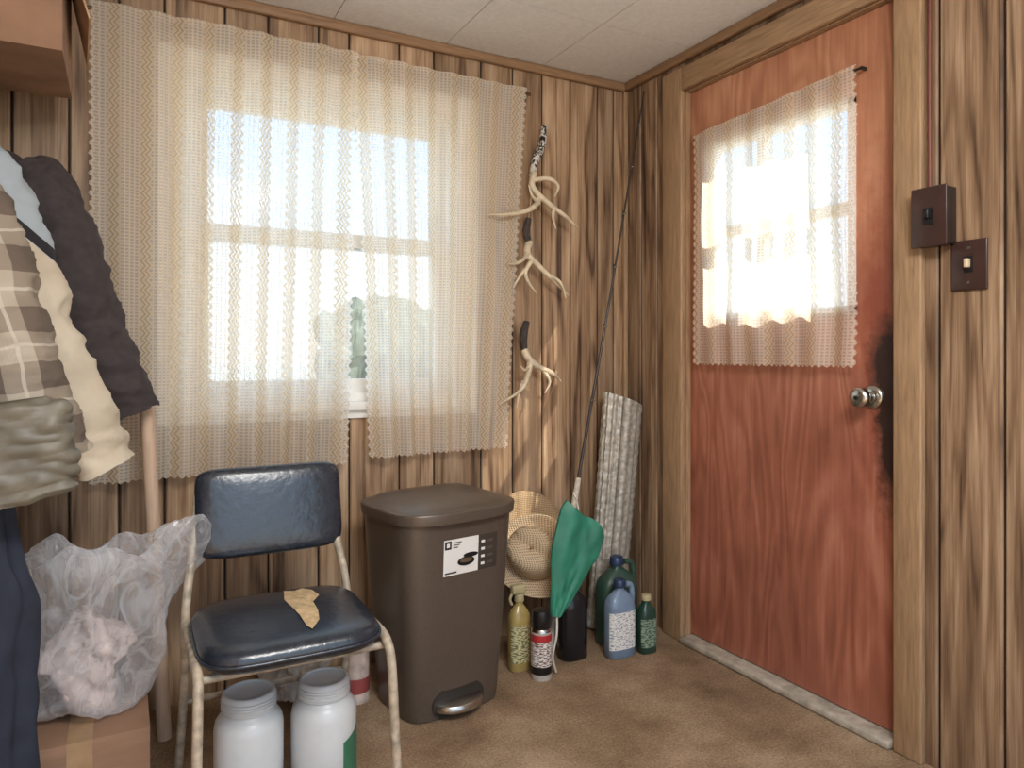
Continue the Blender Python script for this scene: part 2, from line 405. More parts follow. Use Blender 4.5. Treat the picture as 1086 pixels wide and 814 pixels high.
# ------------------------------------------------------------------ chair
M_vinyl = mat('navy_vinyl', (34, 42, 53), .27, var=.2, scale=45, bump=.3, spec=.8)
M_frame = mat('chipped_beige_paint', (178, 165, 145), .45, .1, .4, 40)
cx = -1.497
C = []
SW, SD, SH, SY, SZ = .195, .180, .027, -.665, .43
def pad(name, cx, cy, cz, w, d, h, rot, m, pp=5.0):
    rings = []
    for s_, zz in [(.02, -1), (.8, -1), (.95, -.85), (1, -.4), (1, .1), (.975, .5), (.92, .75), (.8, .9), (.6, .97), (.35, .995), (.02, 1)]:
        R = sring(0, 0, h*zz, w*s_, d*s_, pp, 80)
        rings.append([Matrix.Rotation(rot, 3, 'X') @ v+Vector((cx, cy, cz)) for v in R])
    return loft(name, rings, m)
seat = pad('seat', cx, SY, SZ, SW, SD, SH, math.radians(2), M_vinyl, 4.6); C.append(seat)
bkr = pad('backrest', cx+.013, -.425, .652, .186, .114, .022, math.radians(79), M_vinyl, 8)
for v in bkr.data.vertices: v.co.y += .35*(v.co.x-cx)**2
C.append(bkr)
P = [(-1.472, -.523), (-1.448, -.535), (-1.427, -.522), (-1.408, -.548), (-1.400, -.592), (-1.424, -.632), (-1.426, -.69), (-1.436, -.745), (-1.462, -.790), (-1.470, -.765), (-1.471, -.702), (-1.476, -.65), (-1.484, -.590)]
tb0 = [Vector((a, b, 0)) for a, b in P]; c0 = Vector((-1.447, -.61, 0))
V = []; F = []; nr = 6
for j in range(1, nr+1):
    for v in tb0: V.append(c0+(v-c0)*j/nr)
V.append(c0.copy()); n13 = 13
for j in range(nr-1):
    for i in range(n13): F.append((j*n13+i, j*n13+(i+1) % n13, (j+1)*n13+(i+1) % n13, (j+1)*n13+i))
for i in range(n13): F.append((i, (i+1) % n13, len(V)-1))
def seat_top(x, y):
    r = (abs((x-cx)/SW)**4.6+abs((y-SY)/SD)**4.6)**(1/4.6); tab = [(0, 1), (.35, .995), (.6, .97), (.8, .9), (.92, .75), (.975, .5), (1, .1)]
    for (a, b), (c, d) in zip(tab, tab[1:]):
        if r <= c: zz = b+(d-b)*(r-a)/(c-a); break
    else: zz = .1
    return SZ+SH*zz+(y-SY)*math.tan(math.radians(2))
for v in V: v.z = seat_top(v.x, v.y)+.0022+.0012*noise.noise(v*60)
C.append(mesh('torn_foam', V, F, mat('foam', (200, 174, 134), .9, var=.3, scale=60, bump=.5), True))
for sgn, n in ((-1, 'l'), (1, 'r')):
    X = cx+sgn*.200
    C.append(tube('front_leg_'+n, [(X+sgn*.012, -.865, .006), (X+sgn*.006, -.85, .2), (X+sgn*.002, -.838, .35), (X, -.815, .40), (X, -.75, .412), (X, -.6, .406), (X, -.50, .405)], .0105, M_frame))
    C.append(tube('back_leg_'+n, [(X+sgn*.01, -.395, .006), (X, -.46, .25), (X, -.478, .38), (X-sgn*.004, -.468, .46), (X-sgn*.016, -.442, .54), (X-sgn*.028, -.41, .62), (X-sgn*.035, -.40, .70)], .0105, M_frame))
C.append(tube('front_rail', [(cx-.20, -.79, .388), (cx+.20, -.79, .388)], .009, M_frame))
C.append(tube('rear_rail', [(cx-.20, -.485, .385), (cx+.20, -.485, .385)], .009, M_frame))
C.append(tube('low_rail', [(cx-.202, -.445, .2), (cx+.202, -.445, .2)], .008, M_frame))
Rw = sring(0, 0, -.004, SW+.002, SD+.002, 4.6, 60)
C.append(tube('seat_welt', [Matrix.Rotation(math.radians(2), 3, 'X') @ q+Vector((cx, SY, SZ)) for q in Rw+[Rw[0]]], .004, M_vinyl, 8, 1))
group('metal_frame_chair', (cx, -.675, 0), C)

# ------------------------------------------------------------------ trash can
M_bronze = mat('bronze_plastic', (98, 87, 77), .33, .35, .06, 90, .02)
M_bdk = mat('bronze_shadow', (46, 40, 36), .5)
tcx, tcy, rz = -.972, -.325, math.radians(9)
rings = []
for z, a, b in [(.0, .146, .118), (.004, .158, .13), (.03, .162, .133), (.2, .174, .142), (.4, .188, .152), (.565, .198, .160), (.58, .200, .161)]:
    rings.append(sring(tcx, tcy, z, a, b, 5, 96, rz))
K = [loft('body', rings, M_bronze)]
R2 = Matrix.Rotation(rz, 3, 'Z')
def tc(x, y, z): return R2 @ Vector((x, y, 0))+Vector((tcx, tcy, z))
def lring(z, a, b, k=0):
    R = []
    for v in sring(0, 0, 0, a, b, 4.6, 96):
        yy = v.y-(.022*(1-(v.x/a)**2) if v.y < 0 else 0)
        R.append(tc(v.x, yy, z+k*(v.y/b)*.5))
    return R
K.append(loft('lid', [lring(*q) for q in [(.576, .202, .163), (.578, .209, .169), (.604, .212, .172), (.609, .211, .171), (.6115, .207, .167), (.611, .203, .163), (.617, .19, .152), (.628, .155, .122, .006), (.635, .09, .07, .006), (.637, .01, .01)]], M_bronze))
lz0, lz1 = .42, .525
def wa(z): return .162+(z-.03)/.535*.036
def wb(z): return .133+(z-.03)/.535*.027
def sheet(n, x0, x1, z0, z1, m, o=.0006):
    V = []; nn = 8
    for k in range(2):
        for i in range(nn+1):
            xx = x0+(x1-x0)*i/nn; z = (z0, z1)[k]
            yy = -wb(z)*(1-abs(xx/wa(z))**5)**(1/5)-o
            V.append(tc(xx, yy, z))
    return mesh(n, V, [(i, i+1, nn+2+i, nn+1+i) for i in range(nn)], m)
M_lab = mat('label_white', (226, 225, 220), .5, var=.03, bump=0); M_ldk = mat('label_dark', (60, 53, 48), .5, bump=0)
K.append(sheet('label', -.075, .045, lz0, lz1, M_lab, .0012)); K.append(sheet('label_side', .0455, .115, lz0, lz1, M_ldk, .0012))
K.append(sheet('label_logo', -.072, -.050, lz1-.028, lz1-.004, M_black, .0018))
for i in range(3): K.append(sheet('label_text_%d' % i, -.044, -.015-.006*i, lz1-.012-.007*i, lz1-.009-.007*i, M_ldk, .0018))
K.append(sheet('label_footer', -.07, -.03, lz0+.005, lz0+.010, M_ldk, .0018)); K.append(sheet('label_logo_in', -.066, -.056, lz1-.022, lz1-.010, M_lab, .0022))
def ell(n, x, z, a, b, m, o):
    c = [tc(x+a*math.cos(2*PI*i/28), -wb(z)*(1-abs(x/wa(z))**5)**.2-o, z+b*math.sin(2*PI*i/28)) for i in range(28)]
    return mesh(n, c, [tuple(range(28))], m)
K.append(ell('label_picture_base', .002, lz0+.035, .030, .013, M_black, .0022)); K.append(ell('label_picture_ring', .002, lz0+.038, .022, .007, M_steel, .0026)); K.append(ell('label_picture_lid', .018, lz0+.052, .026, .007, M_black, .0024))
for i in range(4):
    for j in range(2): K.append(sheet('icon_%d%d' % (i, j), .055+j*.022, .068+j*.03, lz0+.014+i*.022, lz0+.022+i*.022, M_lab if j == 0 else M_bronze, .0018))
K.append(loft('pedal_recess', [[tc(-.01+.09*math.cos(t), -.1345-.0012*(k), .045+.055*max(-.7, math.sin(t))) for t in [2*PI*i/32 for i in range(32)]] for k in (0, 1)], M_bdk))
K.append(loft('pedal', [[tc(-.01+.080*s_*math.cos(t), -.128-.060*(1 if math.sin(t) < 0 else .1)*abs(math.sin(t))*s_, z) for t in [2*PI*i/40 for i in range(40)]] for z, s_ in ((.028, .9), (.031, 1), (.048, 1), (.052, .94))], M_steel))
group('step_trash_can', (tcx, tcy, 0), K)

# ------------------------------------------------------------------ tubs, can
M_tub = mat('white_hdpe', (208, 212, 213), .35, var=.04, bump=.02); M_green = mat('green_label', (62, 120, 92), .5, bump=0)
def tub(loc):
    ps = [lathe('body', [(0, 0), (.072, 0), (.078, .006), (.079, .09), (.079, .175), (.076, .192), (.067, .206), (.056, .214), (.055, .222)], loc, M_tub, 56),
          lathe('lid', [(.01, .2165), (.061, .217), (.062, .220), (.061, .250), (.0595, .2555), (.057, .258), (.054, .2585), (.0515, .258), (.0505, .2545), (.05, .254), (.02, .254), (.001, .254)], loc, M_tub, 56)]
    ps += [lathe('lid_rib_%d' % i, [(.0615, .222+.007*i), (.0635, .2235+.007*i), (.0615, .225+.007*i)], loc, M_tub, 56) for i in range(4)]
    return group('plastic_tub', loc, ps)
tub((-1.565, -.585, 0)); l = [-1.390, -.60, 0]; t2 = tub(l)
V = []
for k, z in enumerate((.02, .15)):
    for i in range(11):
        a = -1.2+.11*i; V.append((l[0]+.0797*math.cos(a), l[1]+.0797*math.sin(a), z-.03*k*(1-i/10)))
lb = mesh('label', V, [(i, i+1, 12+i, 11+i) for i in range(10)], M_green)
lb.parent = t2; lb.matrix_parent_inverse = Matrix.Translation(-Vector(l))
lo = (-1.20, -.22, 0)
group('paint_can', lo, [lathe('body', [(0, 0), (.043, 0), (.043, .004), (.0415, .006), (.0415, .155), (.043, .16)], lo, mat('can_label', (190, 170, 158), .5, var=.35, scale=30)),
      lathe('rim', [(.044, .155), (.044, .168), (.041, .17), (.037, .165), (0, .163)], lo, M_steel), lathe('band', [(.0418, .03), (.042, .03), (.042, .075), (.0418, .075)], lo, mat('can_red', (150, 72, 68), .5))])
bpy.ops.mesh.primitive_ico_sphere_add(subdivisions=5, radius=1); ob = bpy.context.object; ob.name = 'crumpled_white_bag'
for v in ob.data.vertices: v.co = Vector((-1.37+v.co.x*.10, -.19+v.co.y*.07, .17+v.co.z*.16))
rough(ob, .05, 14, ridge=True); rough(ob, .015, 45, seed=4)
for v in ob.data.vertices: v.co.z = max(v.co.z, .002)
ob.data.materials.append(mat('white_bag', (205, 200, 192), .4, bump=.3))

tube('broom_handle', [(-1.73, -.200, .002), (-1.75, -.185, .46), (-1.772, -.170, .90), (-1.773, -.1695, .925)], [.019, .019, .018, .014], M_stick, 20, 6)

# ------------------------------------------------------------------ plastic bag + carton
def film(name, base, gain):
    tb = NT(name); p = tb.xyz(); nn = tb.noise(tb.comb(p[0], p[1], tb.math('MULTIPLY', p[2], .6)), 9, 3, .55, 1.6)
    bp = tb.bump(nn, .8, .015)
    pr = tb.n.new('ShaderNodeBsdfPrincipled'); pr.inputs['Base Color'].default_value = lin((238, 240, 244)); pr.inputs['Roughness'].default_value = .13
    pr.inputs['Specular IOR Level'].default_value = .9
    tb.l.new(bp, pr.inputs['Normal'])
    trl = tb.n.new('ShaderNodeBsdfTranslucent'); trl.inputs[0].default_value = (.92, .92, .94, 1)
    m0 = tb.n.new('ShaderNodeMixShader'); m0.inputs[0].default_value = .35; tb.l.new(pr.outputs[0], m0.inputs[1]); tb.l.new(trl.outputs[0], m0.inputs[2])
    lw = tb.n.new('ShaderNodeLayerWeight'); lw.inputs[0].default_value = .5; tb.l.new(bp, lw.inputs['Normal'])
    ridge = tb.math('SUBTRACT', 1.0, tb.math('MULTIPLY', tb.math('ABSOLUTE', tb.math('SUBTRACT', nn, .5)), 14.0), clamp=True)
    fac = tb.math('ADD', tb.math('MULTIPLY_ADD', tb.math('POWER', lw.outputs['Facing'], 1.6), gain, base), tb.math('MULTIPLY', ridge, .22), clamp=True)
    tp = tb.n.new('ShaderNodeBsdfTransparent'); m1 = tb.n.new('ShaderNodeMixShader')
    tb.l.new(fac, m1.inputs[0]); tb.l.new(tp.outputs[0], m1.inputs[1]); tb.l.new(m0.outputs[0], m1.inputs[2]); tb.l.new(m1.outputs[0], tb.out.inputs[0])
    return tb.m
M_bag = film('clear_poly_film', .20, .72)
BX, BY = -1.895, -.40
def bagmesh(name, prof, seed, m):
    rings = []; n = 220
    for k, (z, r, sh) in enumerate(prof):
        R = []; top = max(0, (z-.46)/.14)
        for i in range(n):
            a = 2*PI*i/n
            w = 1+.12*noise.noise(Vector((math.cos(a)*1.8+seed, math.sin(a)*1.8, z*4)))
            w += (.05+.05*top)*(.3-abs(noise.noise(Vector((math.cos(a)*4+seed, math.sin(a)*4, z*2.5)))))*2
            dz = top*(.05*noise.noise(Vector((math.cos(a)*2+5, math.sin(a)*2, seed)))+.015*math.cos(a))
            yy = min(BY+r*w*.62*math.sin(a), -.225)
            R.append(Vector((BX+r*w*math.cos(a)+sh*(.5+.5*math.cos(a)), max(yy, -.56), z+dz)))
        rings.append(R)
    dn = []
    for q0, q1 in zip(rings, rings[1:]):
        for j in range(6): dn.append([a.lerp(b, j/6) for a, b in zip(q0, q1)])
    dn.append(rings[-1]); o = loft(name, dn, m, cap=False)
    rough(o, .030, 7, (1, 1, .5), seed=seed, ridge=True); rough(o, .007, 18, (1, 1, .7), seed=seed+5, ridge=True)
    for v in o.data.vertices: v.co.z = max(v.co.z, .206)
    return o
prof = [(.215, .01, 0), (.212, .09, 0), (.235, .12, 0), (.30, .135, .01), (.37, .135, .03), (.43, .130, .05), (.48, .130, .08), (.53, .135, .115), (.57, .14, .14), (.60, .135, .145), (.605, .115, .12), (.585, .09, .10), (.52, .08, .07)]
bag = bagmesh('clear_film', prof, 1, M_bag)
bpy.ops.mesh.primitive_ico_sphere_add(subdivisions=5, radius=1); ob = bpy.context.object; ob.name = 'bag_contents'
for v in ob.data.vertices: v.co = Vector((-1.905+v.co.x*.09, -.40+v.co.y*.06, .33+v.co.z*.11))
rough(ob, .06, 9, seed=8, ridge=True); rough(ob, .02, 25, seed=2); ob.data.materials.append(mat('contents_paper', (206, 190, 184), .6, var=.3, scale=9))
for q in ob.data.polygons: q.use_smooth = True
group('clear_plastic_bag', (BX, BY, .21), [bag, ob])
M_card = mat('cardboard', (150, 116, 91), .8, var=.12, scale=8, stretch=(1, 1, 6), bump=.1)
B = [box('carton', -2.05, -1.775, -.54, -.25, 0, .20, M_card, .002), box('tape', -1.94, -1.89, -.541, -.249, .05, .2008, mat('tape', (172, 140, 106), .3))]
group('cardboard_carton', (-1.9, -.4, 0), B)

# ------------------------------------------------------------------ shelf, rod, box, coats
group('closet_shelf', (-2.34, -.6, 1.72), [box('board', XL, -2.14, -1.25, -.0003, 1.722, 1.740, M_trim, .002), tube('hanging_rod', [(-2.25, -1.25, 1.69), (-2.25, -.02, 1.69)], .012, M_steel),
     box('cleat', XL+.0003, XL+.02, -1.25, -.0003, 1.66, 1.722, M_trim), box('end_cleat', XL+.02, -2.14, -.02, -.0003, 1.66, 1.722, M_trim)])
M_card2 = mat('cardboard_aged', (146, 112, 88), .8, var=.25, scale=8, bump=.1)
bxs = [box('side_front', -2.40, -1.95, -.50, -.494, 1.7405, 2.0, M_card2), box('side_back', -2.40, -1.95, -.156, -.15, 1.7405, 2.0, M_card2), box('side_right', -1.956, -1.95, -.494, -.156, 1.7405, 2.0, M_card2),
       box('side_left', -2.40, -2.394, -.494, -.156, 1.7405, 2.0, M_card2), box('bottom', -2.394, -1.956, -.494, -.156, 1.7405, 1.746, M_card2)]
fl = mesh('flap', [(-1.95, -.48, 2.0), (-1.95, -.17, 2.0), (-1.915, -.175, 1.83), (-1.90, -.46, 1.84)], [(0, 1, 2, 3)], mat('flap_card', (190, 154, 120), .8)); fl.modifiers.new('s', 'SOLIDIFY').thickness = .004
group('open_cardboard_box', (-2.17, -.32, 1.74), bxs+[fl])

def coat(name, cx, cy, zt, hem, hw, dp, sle, m, seed=0, folds=.05):
    ps = []; rings = []
    for f, a, b in [(0, .055, .05), (.02, .065, .055), (.045, .10, .06), (.08, .15, .062), (.12, hw*.86, .065), (.17, hw*.97, dp*.9), (.26, hw, dp), (.4, hw*.98, dp), (.6, hw*1.0, dp*1.05), (.8, hw*1.03, dp*1.08), (.97, hw*1.05, dp*1.1), (1, hw*1.02, dp*1.0)]:
        z = zt-(zt-hem)*f if f > .2 else zt-f*.85
        rings.append(sring(cx, cy, z, a, b, 2.4, 96, 0, folds*min(1, f*1.6), 9, seed+f*2))
    dn = []
    for q0, q1 in zip(rings, rings[1:]):
        for j in range(4): dn.append([a.lerp(b_, j/4) for a, b_ in zip(q0, q1)])
    dn.append(rings[-1])
    b = loft('body', dn, m)
    ps.append(b)
    for sg in (1, -1):
        sx, sz, ex, ez, r0, r1 = sle
        x0 = cx+sg*(hw-.055); x1 = cx+sg*(ex-cx) if sg > 0 else max(cx-(ex-cx)*.7, XL+.08)
        P = [(x0-sg*.03, cy, sz+.02), (x0+sg*.01, cy, sz-.03), (x0+(x1-x0)*.3, cy-.012, sz-(sz-ez)*.3), (x0+(x1-x0)*.55, cy-.005, sz-(sz-ez)*.58), (x0+(x1-x0)*.8, cy-.015, sz-(sz-ez)*.82), (x1, cy-.01, ez)]
        tb_ = tube('sleeve_'+('r' if sg > 0 else 'l'), P, [r0*.7, r0, r0*1.02, r0*.93, r1*1.05, r1], m, 48, 18)
        rough(tb_, .018, 9, (1, 1, 1.5), seed, ridge=True); rough(tb_, .006, 26, (1, 1, 2), seed+3)
        ps.append(tb_)
    ps.append(tube('collar', [(cx+.085*math.cos(a), cy+.06*math.sin(a)-.005, zt-.005+.018*math.sin(a)) for a in [-1.3+i*(2*PI-.5)/12 for i in range(13)]], .018, m, 12, 3))
    ps.append(tube('hanger_hook', [(cx, cy, zt-.02), (cx*.4-2.25*.6, cy, zt+.02), (-2.238, cy, 1.69), (-2.247, cy, 1.706), (-2.262, cy, 1.70)], .0025, M_steel, 8))
    rough(b, .03, 7, (1, 1, .5), seed+1); rough(b, .010, 22, (1, 1, .8), seed+7, ridge=True)
    return group(name, (cx, cy, zt), ps)
M_blk = mat('black_twill', (60, 52, 52), .85, var=.2, scale=40, bump=.2)
t = NT('cream_blue_nylon'); p = t.xyz()
zz = t.math('ADD', p[2], t.math('MULTIPLY', p[0], .9))
b1 = t.math('GREATER_THAN', zz, -.50); b2 = t.math('LESS_THAN', t.math('ABSOLUTE', t.math('ADD', zz, .485)), .014)
n = t.noise(t.comb(p[0], p[1], p[2]), 6, 4)
col = t.ramp(n, [(.3, lin((188, 174, 152))), (.7, lin((214, 202, 181)))])
col = t.mix(b1, col, lin((166, 176, 182))); col = t.mix(b2, col, lin((42, 40, 44)))
t.bsdf(col, .7, 0, t.bump(n, .3, .02), .3); M_cream = t.m
t = NT('plaid_flannel'); p = t.xyz()
wn = t.math('MULTIPLY', t.noise(t.comb(p[0], p[1], p[2]), 9, 2), .03)
def band(s_, per, w, o=0): return t.math('LESS_THAN', t.math('MODULO', t.math('ADD', s_, 20+o), per), w)
sx_ = t.math('ADD', t.math('ADD', p[0], t.math('MULTIPLY', p[2], .22)), wn); sz_ = t.math('ADD', t.math('SUBTRACT', p[2], t.math('MULTIPLY', p[0], .12)), wn)
A = t.math('ADD', band(sx_, .11, .05), band(sz_, .12, .055)); L = t.math('MAXIMUM', band(sx_, .11, .006, .03), band(sz_, .12, .006, .033))
col = t.ramp(t.math('MULTIPLY', A, .5), [(0, lin((178, 168, 152))), (.5, lin((148, 136, 121))), (1, lin((108, 96, 86)))])
col = t.mix(t.math('MULTIPLY', L, .6), col, lin((204, 196, 180)))
n = t.noise(t.comb(p[0], p[1], p[2]), 150, 2); t.bsdf(col, .95, 0, t.bump(n, .3, .004), .1); M_plaid = t.m
M_olive = mat('olive_quilted', (108, 103, 90), .5, var=.25, scale=14, bump=.3)
M_navy = mat('navy_cloth', (38, 44, 58), .85, var=.2, bump=.2)
coat('black_jacket', -2.205, -.235, 1.60, .90, .235, .05, (0, 1.50, -1.812, .90, .082, .068), M_blk, seed=3)
coat('cream_windbreaker', -2.285, -.41, 1.63, .84, .230, .05, (0, 1.48, -1.875, .79, .073, .074), M_cream, seed=11)
coat('plaid_jacket', -2.26, -.60, 1.49, .86, .190, .055, (0, 1.37, -1.970, .84, .090, .085), M_plaid, seed=19)
rings = []
for k in range(100):
    f = k/99; z = .965-.19*f; pf = 1+.06*abs(math.sin(f*PI*3.5))
    s_ = .93+.07*math.sin(min(1, f*3)*PI/2)
    if f > .93: s_ *= 1-(f-.93)*2.5
    if f < .06: s_ *= .8+f*3.3
    rings.append([v+Vector((.012*noise.noise(v*9), .012*noise.noise(v*9+Vector((3, 3, 3))), .03*noise.noise(v*5))) for v in sring(-2.085, -.755, z, .165*pf*s_, .046*pf*s_, 2.8, 80)])
ov = loft('quilted_body', rings, M_olive); rough(ov, .010, 22, (1, 1, 1.5), seed=2, ridge=True)
sv = tube('strap', [(-2.16, -.755, .95), (-2.2, -.75, 1.3), (-2.25, -.73, 1.69), (-2.25, -.72, 1.705)], [.03, .012, .008, .005], M_olive)
group('quilted_vest', (-2.13, -.755, .97), [ov, sv])
rings = []
for k in range(40):
    f = k/39; z = .80-.74*f
    rings.append([v+Vector((.02*noise.noise(v*6), .015*noise.noise(v*6+Vector((3, 3, 3))), 0)) for v in sring(-2.16+.01*f, -.63, z, .13+.03*min(1, f*3), .045, 2.2, 64, 0, .07, 7, f*2)])
nv = loft('legs', rings, M_navy); rough(nv, .014, 12, (1, 1, .5), 3, True)
nh = tube('waist_hook', [(-2.16, -.64, .79), (-2.20, -.68, .95), (-2.24, -.69, 1.4), (-2.25, -.685, 1.69), (-2.25, -.68, 1.705)], [.02, .004, .003, .003, .003], M_navy)
group('navy_trousers', (-2.15, -.63, .8), [nv, nh])

# ------------------------------------------------------------------ antlers
M_ant = mat('antler_bone', (206, 190, 162), .5, var=.22, scale=30)
def mott(name):
    t = NT(name); p = t.xyz(); f = t.noise(t.comb(p[0], p[1], p[2]), 70, 2, .6, .6)
    t.bsdf(t.ramp(f, [(.46, lin((38, 34, 34))), (.53, lin((205, 200, 190)))]), .5); return t.m
M_mott = mott('mottled_wrap'); M_cord = mat('dark_bark_wrap', (62, 54, 50), .8, var=.5, scale=60, bump=.5)
def A2(px, py, y=-.05):
    return (-.463+(px-560)*.0041, y, 1.061-.00357*(py-375))
def antler(parts):
    return [tube('tine_%d' % i, pts, [x*1.1 for x in r], M_ant, 12, 6) for i, (pts, r) in enumerate(parts)]
h = [tube('wrapped_handle', [A2(573, 131, -.03), A2(569, 152, -.04), A2(562, 170, -.04), A2(558, 188, -.04)], [.011, .0155, .015, .012], M_mott), tube('nail', [A2(572, 134, -.035), A2(572, 134, 0)], .003, M_steel)]
h += antler([([A2(559, 184), A2(556, 200, -.06), A2(566, 214, -.08), A2(585, 228, -.09), A2(604, 239, -.07)], [.011, .011, .010, .008, .002]),
             ([A2(557, 192, -.05), A2(572, 190, -.07), A2(579, 198, -.09), A2(574, 210, -.1)], [.008, .008, .006, .002]),
             ([A2(562, 210, -.07), A2(552, 224, -.09), A2(530, 233, -.10), A2(506, 236, -.10)], [.010, .009, .007, .002]),
             ([A2(560, 218, -.08), A2(550, 212, -.10), A2(545, 202, -.11)], [.007, .005, .002]), ([A2(575, 222, -.085), A2(572, 232, -.1), A2(575, 244, -.1)], [.007, .005, .002])])
group('deer_antler', A2(572, 134, -.01), h)
h = [tube('dark_wrap', [A2(556, 232, -.03), A2(553, 246, -.035), A2(556, 259, -.035)], [.012, .015, .012], M_cord), tube('nail', [A2(556, 234, -.035), A2(556, 234, 0)], .003, M_steel)]
h += antler([([A2(556, 257, -.035), A2(552, 270, -.05), A2(560, 282, -.07), A2(575, 297, -.08), A2(595, 312, -.06)], [.013, .012, .010, .008, .002]),
             ([A2(553, 268, -.05), A2(543, 278, -.08), A2(534, 283, -.09), A2(525, 284, -.10)], [.009, .007, .005, .002]),
             ([A2(556, 276, -.06), A2(546, 290, -.08), A2(548, 302, -.09), A2(556, 312, -.09)], [.009, .007, .005, .002]), ([A2(570, 292, -.078), A2(580, 300, -.10), A2(586, 316, -.1)], [.007, .005, .002]),
             ([A2(545, 288, -.08), A2(536, 300, -.09), A2(532, 308, -.09)], [.006, .004, .002])])
group('deer_antler', A2(556, 234, -.01), h)
h = [tube('dark_wrap', [A2(554, 341, -.03), A2(550, 356, -.035), A2(551, 372, -.035)], [.012, .016, .012], M_cord), tube('nail', [A2(554, 343, -.035), A2(554, 343, 0)], .003, M_steel)]
h += antler([([A2(551, 371, -.035), A2(554, 381, -.05), A2(562, 389, -.07), A2(575, 396, -.08), A2(587, 405, -.06)], [.013, .012, .010, .008, .002]),
             ([A2(555, 382, -.05), A2(550, 396, -.07), A2(540, 412, -.09), A2(517, 426, -.10)], [.011, .010, .007, .002]),
             ([A2(545, 404, -.07), A2(538, 416, -.09), A2(534, 430, -.10)], [.008, .005, .002]), ([A2(566, 392, -.07), A2(570, 404, -.09), A2(565, 416, -.09)], [.008, .005, .002]),
             ([A2(553, 388, -.06), A2(544, 392, -.09), A2(538, 388, -.10)], [.006, .005, .002])])
group('deer_antler', A2(554, 343, -.01), h)
tube('hanging_twine', [A2(557, 188, -.03), A2(560, 205, -.022), A2(556, 232, -.03)], .002, M_ant, 6)

# ------------------------------------------------------------------ corner clutter
def straw(name, rgb):
    t = NT(name); p = t.xyz()
    w = t.math('MULTIPLY', t.math('SINE', t.math('MULTIPLY', t.math('ADD', p[0], p[2]), 480)), t.math('SINE', t.math('MULTIPLY', t.math('SUBTRACT', p[0], p[2]), 480)))
    f = t.math('MULTIPLY_ADD', w, .5, .5); c = lin(rgb)
    t.bsdf(t.ramp(f, [(.1, tuple(x*.36 for x in c[:3])+(1,)), (.55, c)]), .8, 0, t.bump(f, .6, .003), .2); return t.m
M_straw = straw('straw', (196, 166, 128)); M_straw2 = straw('straw_light', (216, 190, 156))
def hat(name, c, prof, m, ax, ex=1.0, ey=1.0, brimcurl=.0, roll=0):
    q = Vector((0, 0, 1)).rotation_difference(Vector(ax).normalized()).to_matrix() @ Matrix.Rotation(roll, 3, 'Z'); rings = []
    for r, z in prof:
        R = []
        for i in range(64):
            a = 2*PI*i/64; zz = z+(brimcurl*abs(math.cos(a))**3*(max(0, r-.09)/.05)**1.5)
            if z > .09 and brimcurl: zz -= .022*math.exp(-(r*math.cos(a)/.022)**2)
            R.append(Vector(c)+q @ Vector((max(r, 1e-3)*ex*math.cos(a), max(r, 1e-3)*ey*math.sin(a), zz)))
        rings.append(R)
    o = [loft('straw_shell', rings, m, cap=False)]; o[0].modifiers.new('s', 'SOLIDIFY').thickness = .003
    if brimcurl:
        o.append(tube('hat_band', [Vector(c)+q @ Vector((.0845*ex*math.cos(a), .0845*ey*math.sin(a), .018)) for a in [2*PI*i/24 for i in range(25)]], .006, mat('hat_band', (130, 100, 74), .7), 8, 2))
    return group(name, c, o)
hat('straw_sun_hat', (-.505, -.040, .365), [(.180, .004), (.15, .006), (.12, .004), (.088, .002), (.084, .02), (.08, .024), (.05, .026), (.0, .026)], M_straw, (-.03, -1, .1))
hat('straw_cowboy_hat', (-.530, -.165, .335), [(.150, .0), (.138, -.002), (.12, .0), (.10, .0), (.090, .003), (.089, .03), (.086, .07), (.080, .095), (.066, .112), (.04, .118), (.015, .114), (0, .112)], M_straw2, (-.55, -.62, .52), .95, 1.1, .03, math.radians(20))

M_rod = mat('rod_dark', (52, 46, 44), .35); M_cork = mat('cork', (206, 196, 178), .7, var=.2, scale=80)
b0 = Vector((-.500, -.215, .012)); b1 = Vector((-.014, -.138, 2.10)); dd = (b1-b0)
def rp(f): return b0+dd*f
F_ = [tube('blank', [rp(0), rp(.3), rp(.6)+Vector((.004, 0, 0)), rp(1)], [.006, .006, .0045, .0028], M_rod, 10), tube('foregrip', [rp(.235), rp(.285)], [.011, .010], M_cork), tube('rear_grip', [rp(.0), rp(.14)], [.013, .012], M_cork),
      tube('reel_seat', [rp(.14), rp(.235)], .010, M_black)]
for i, f in enumerate((.42, .55, .66, .76, .85, .93)):
    c = rp(f)+Vector((-.004, -.012, 0)); r = .010*(1.2-f*.7)
    F_.append(tube('guide_%d' % i, [c+Vector((r*math.cos(a), r*math.sin(a), 0)) for a in [2*PI*k/10 for k in range(11)]], .0013, M_steel, 6, 2)); F_.append(tube('wrap_%d' % i, [rp(f-.006), rp(f+.006)], .0065-.003*f, M_rod))
group('fishing_rod', tuple(b0), F_)

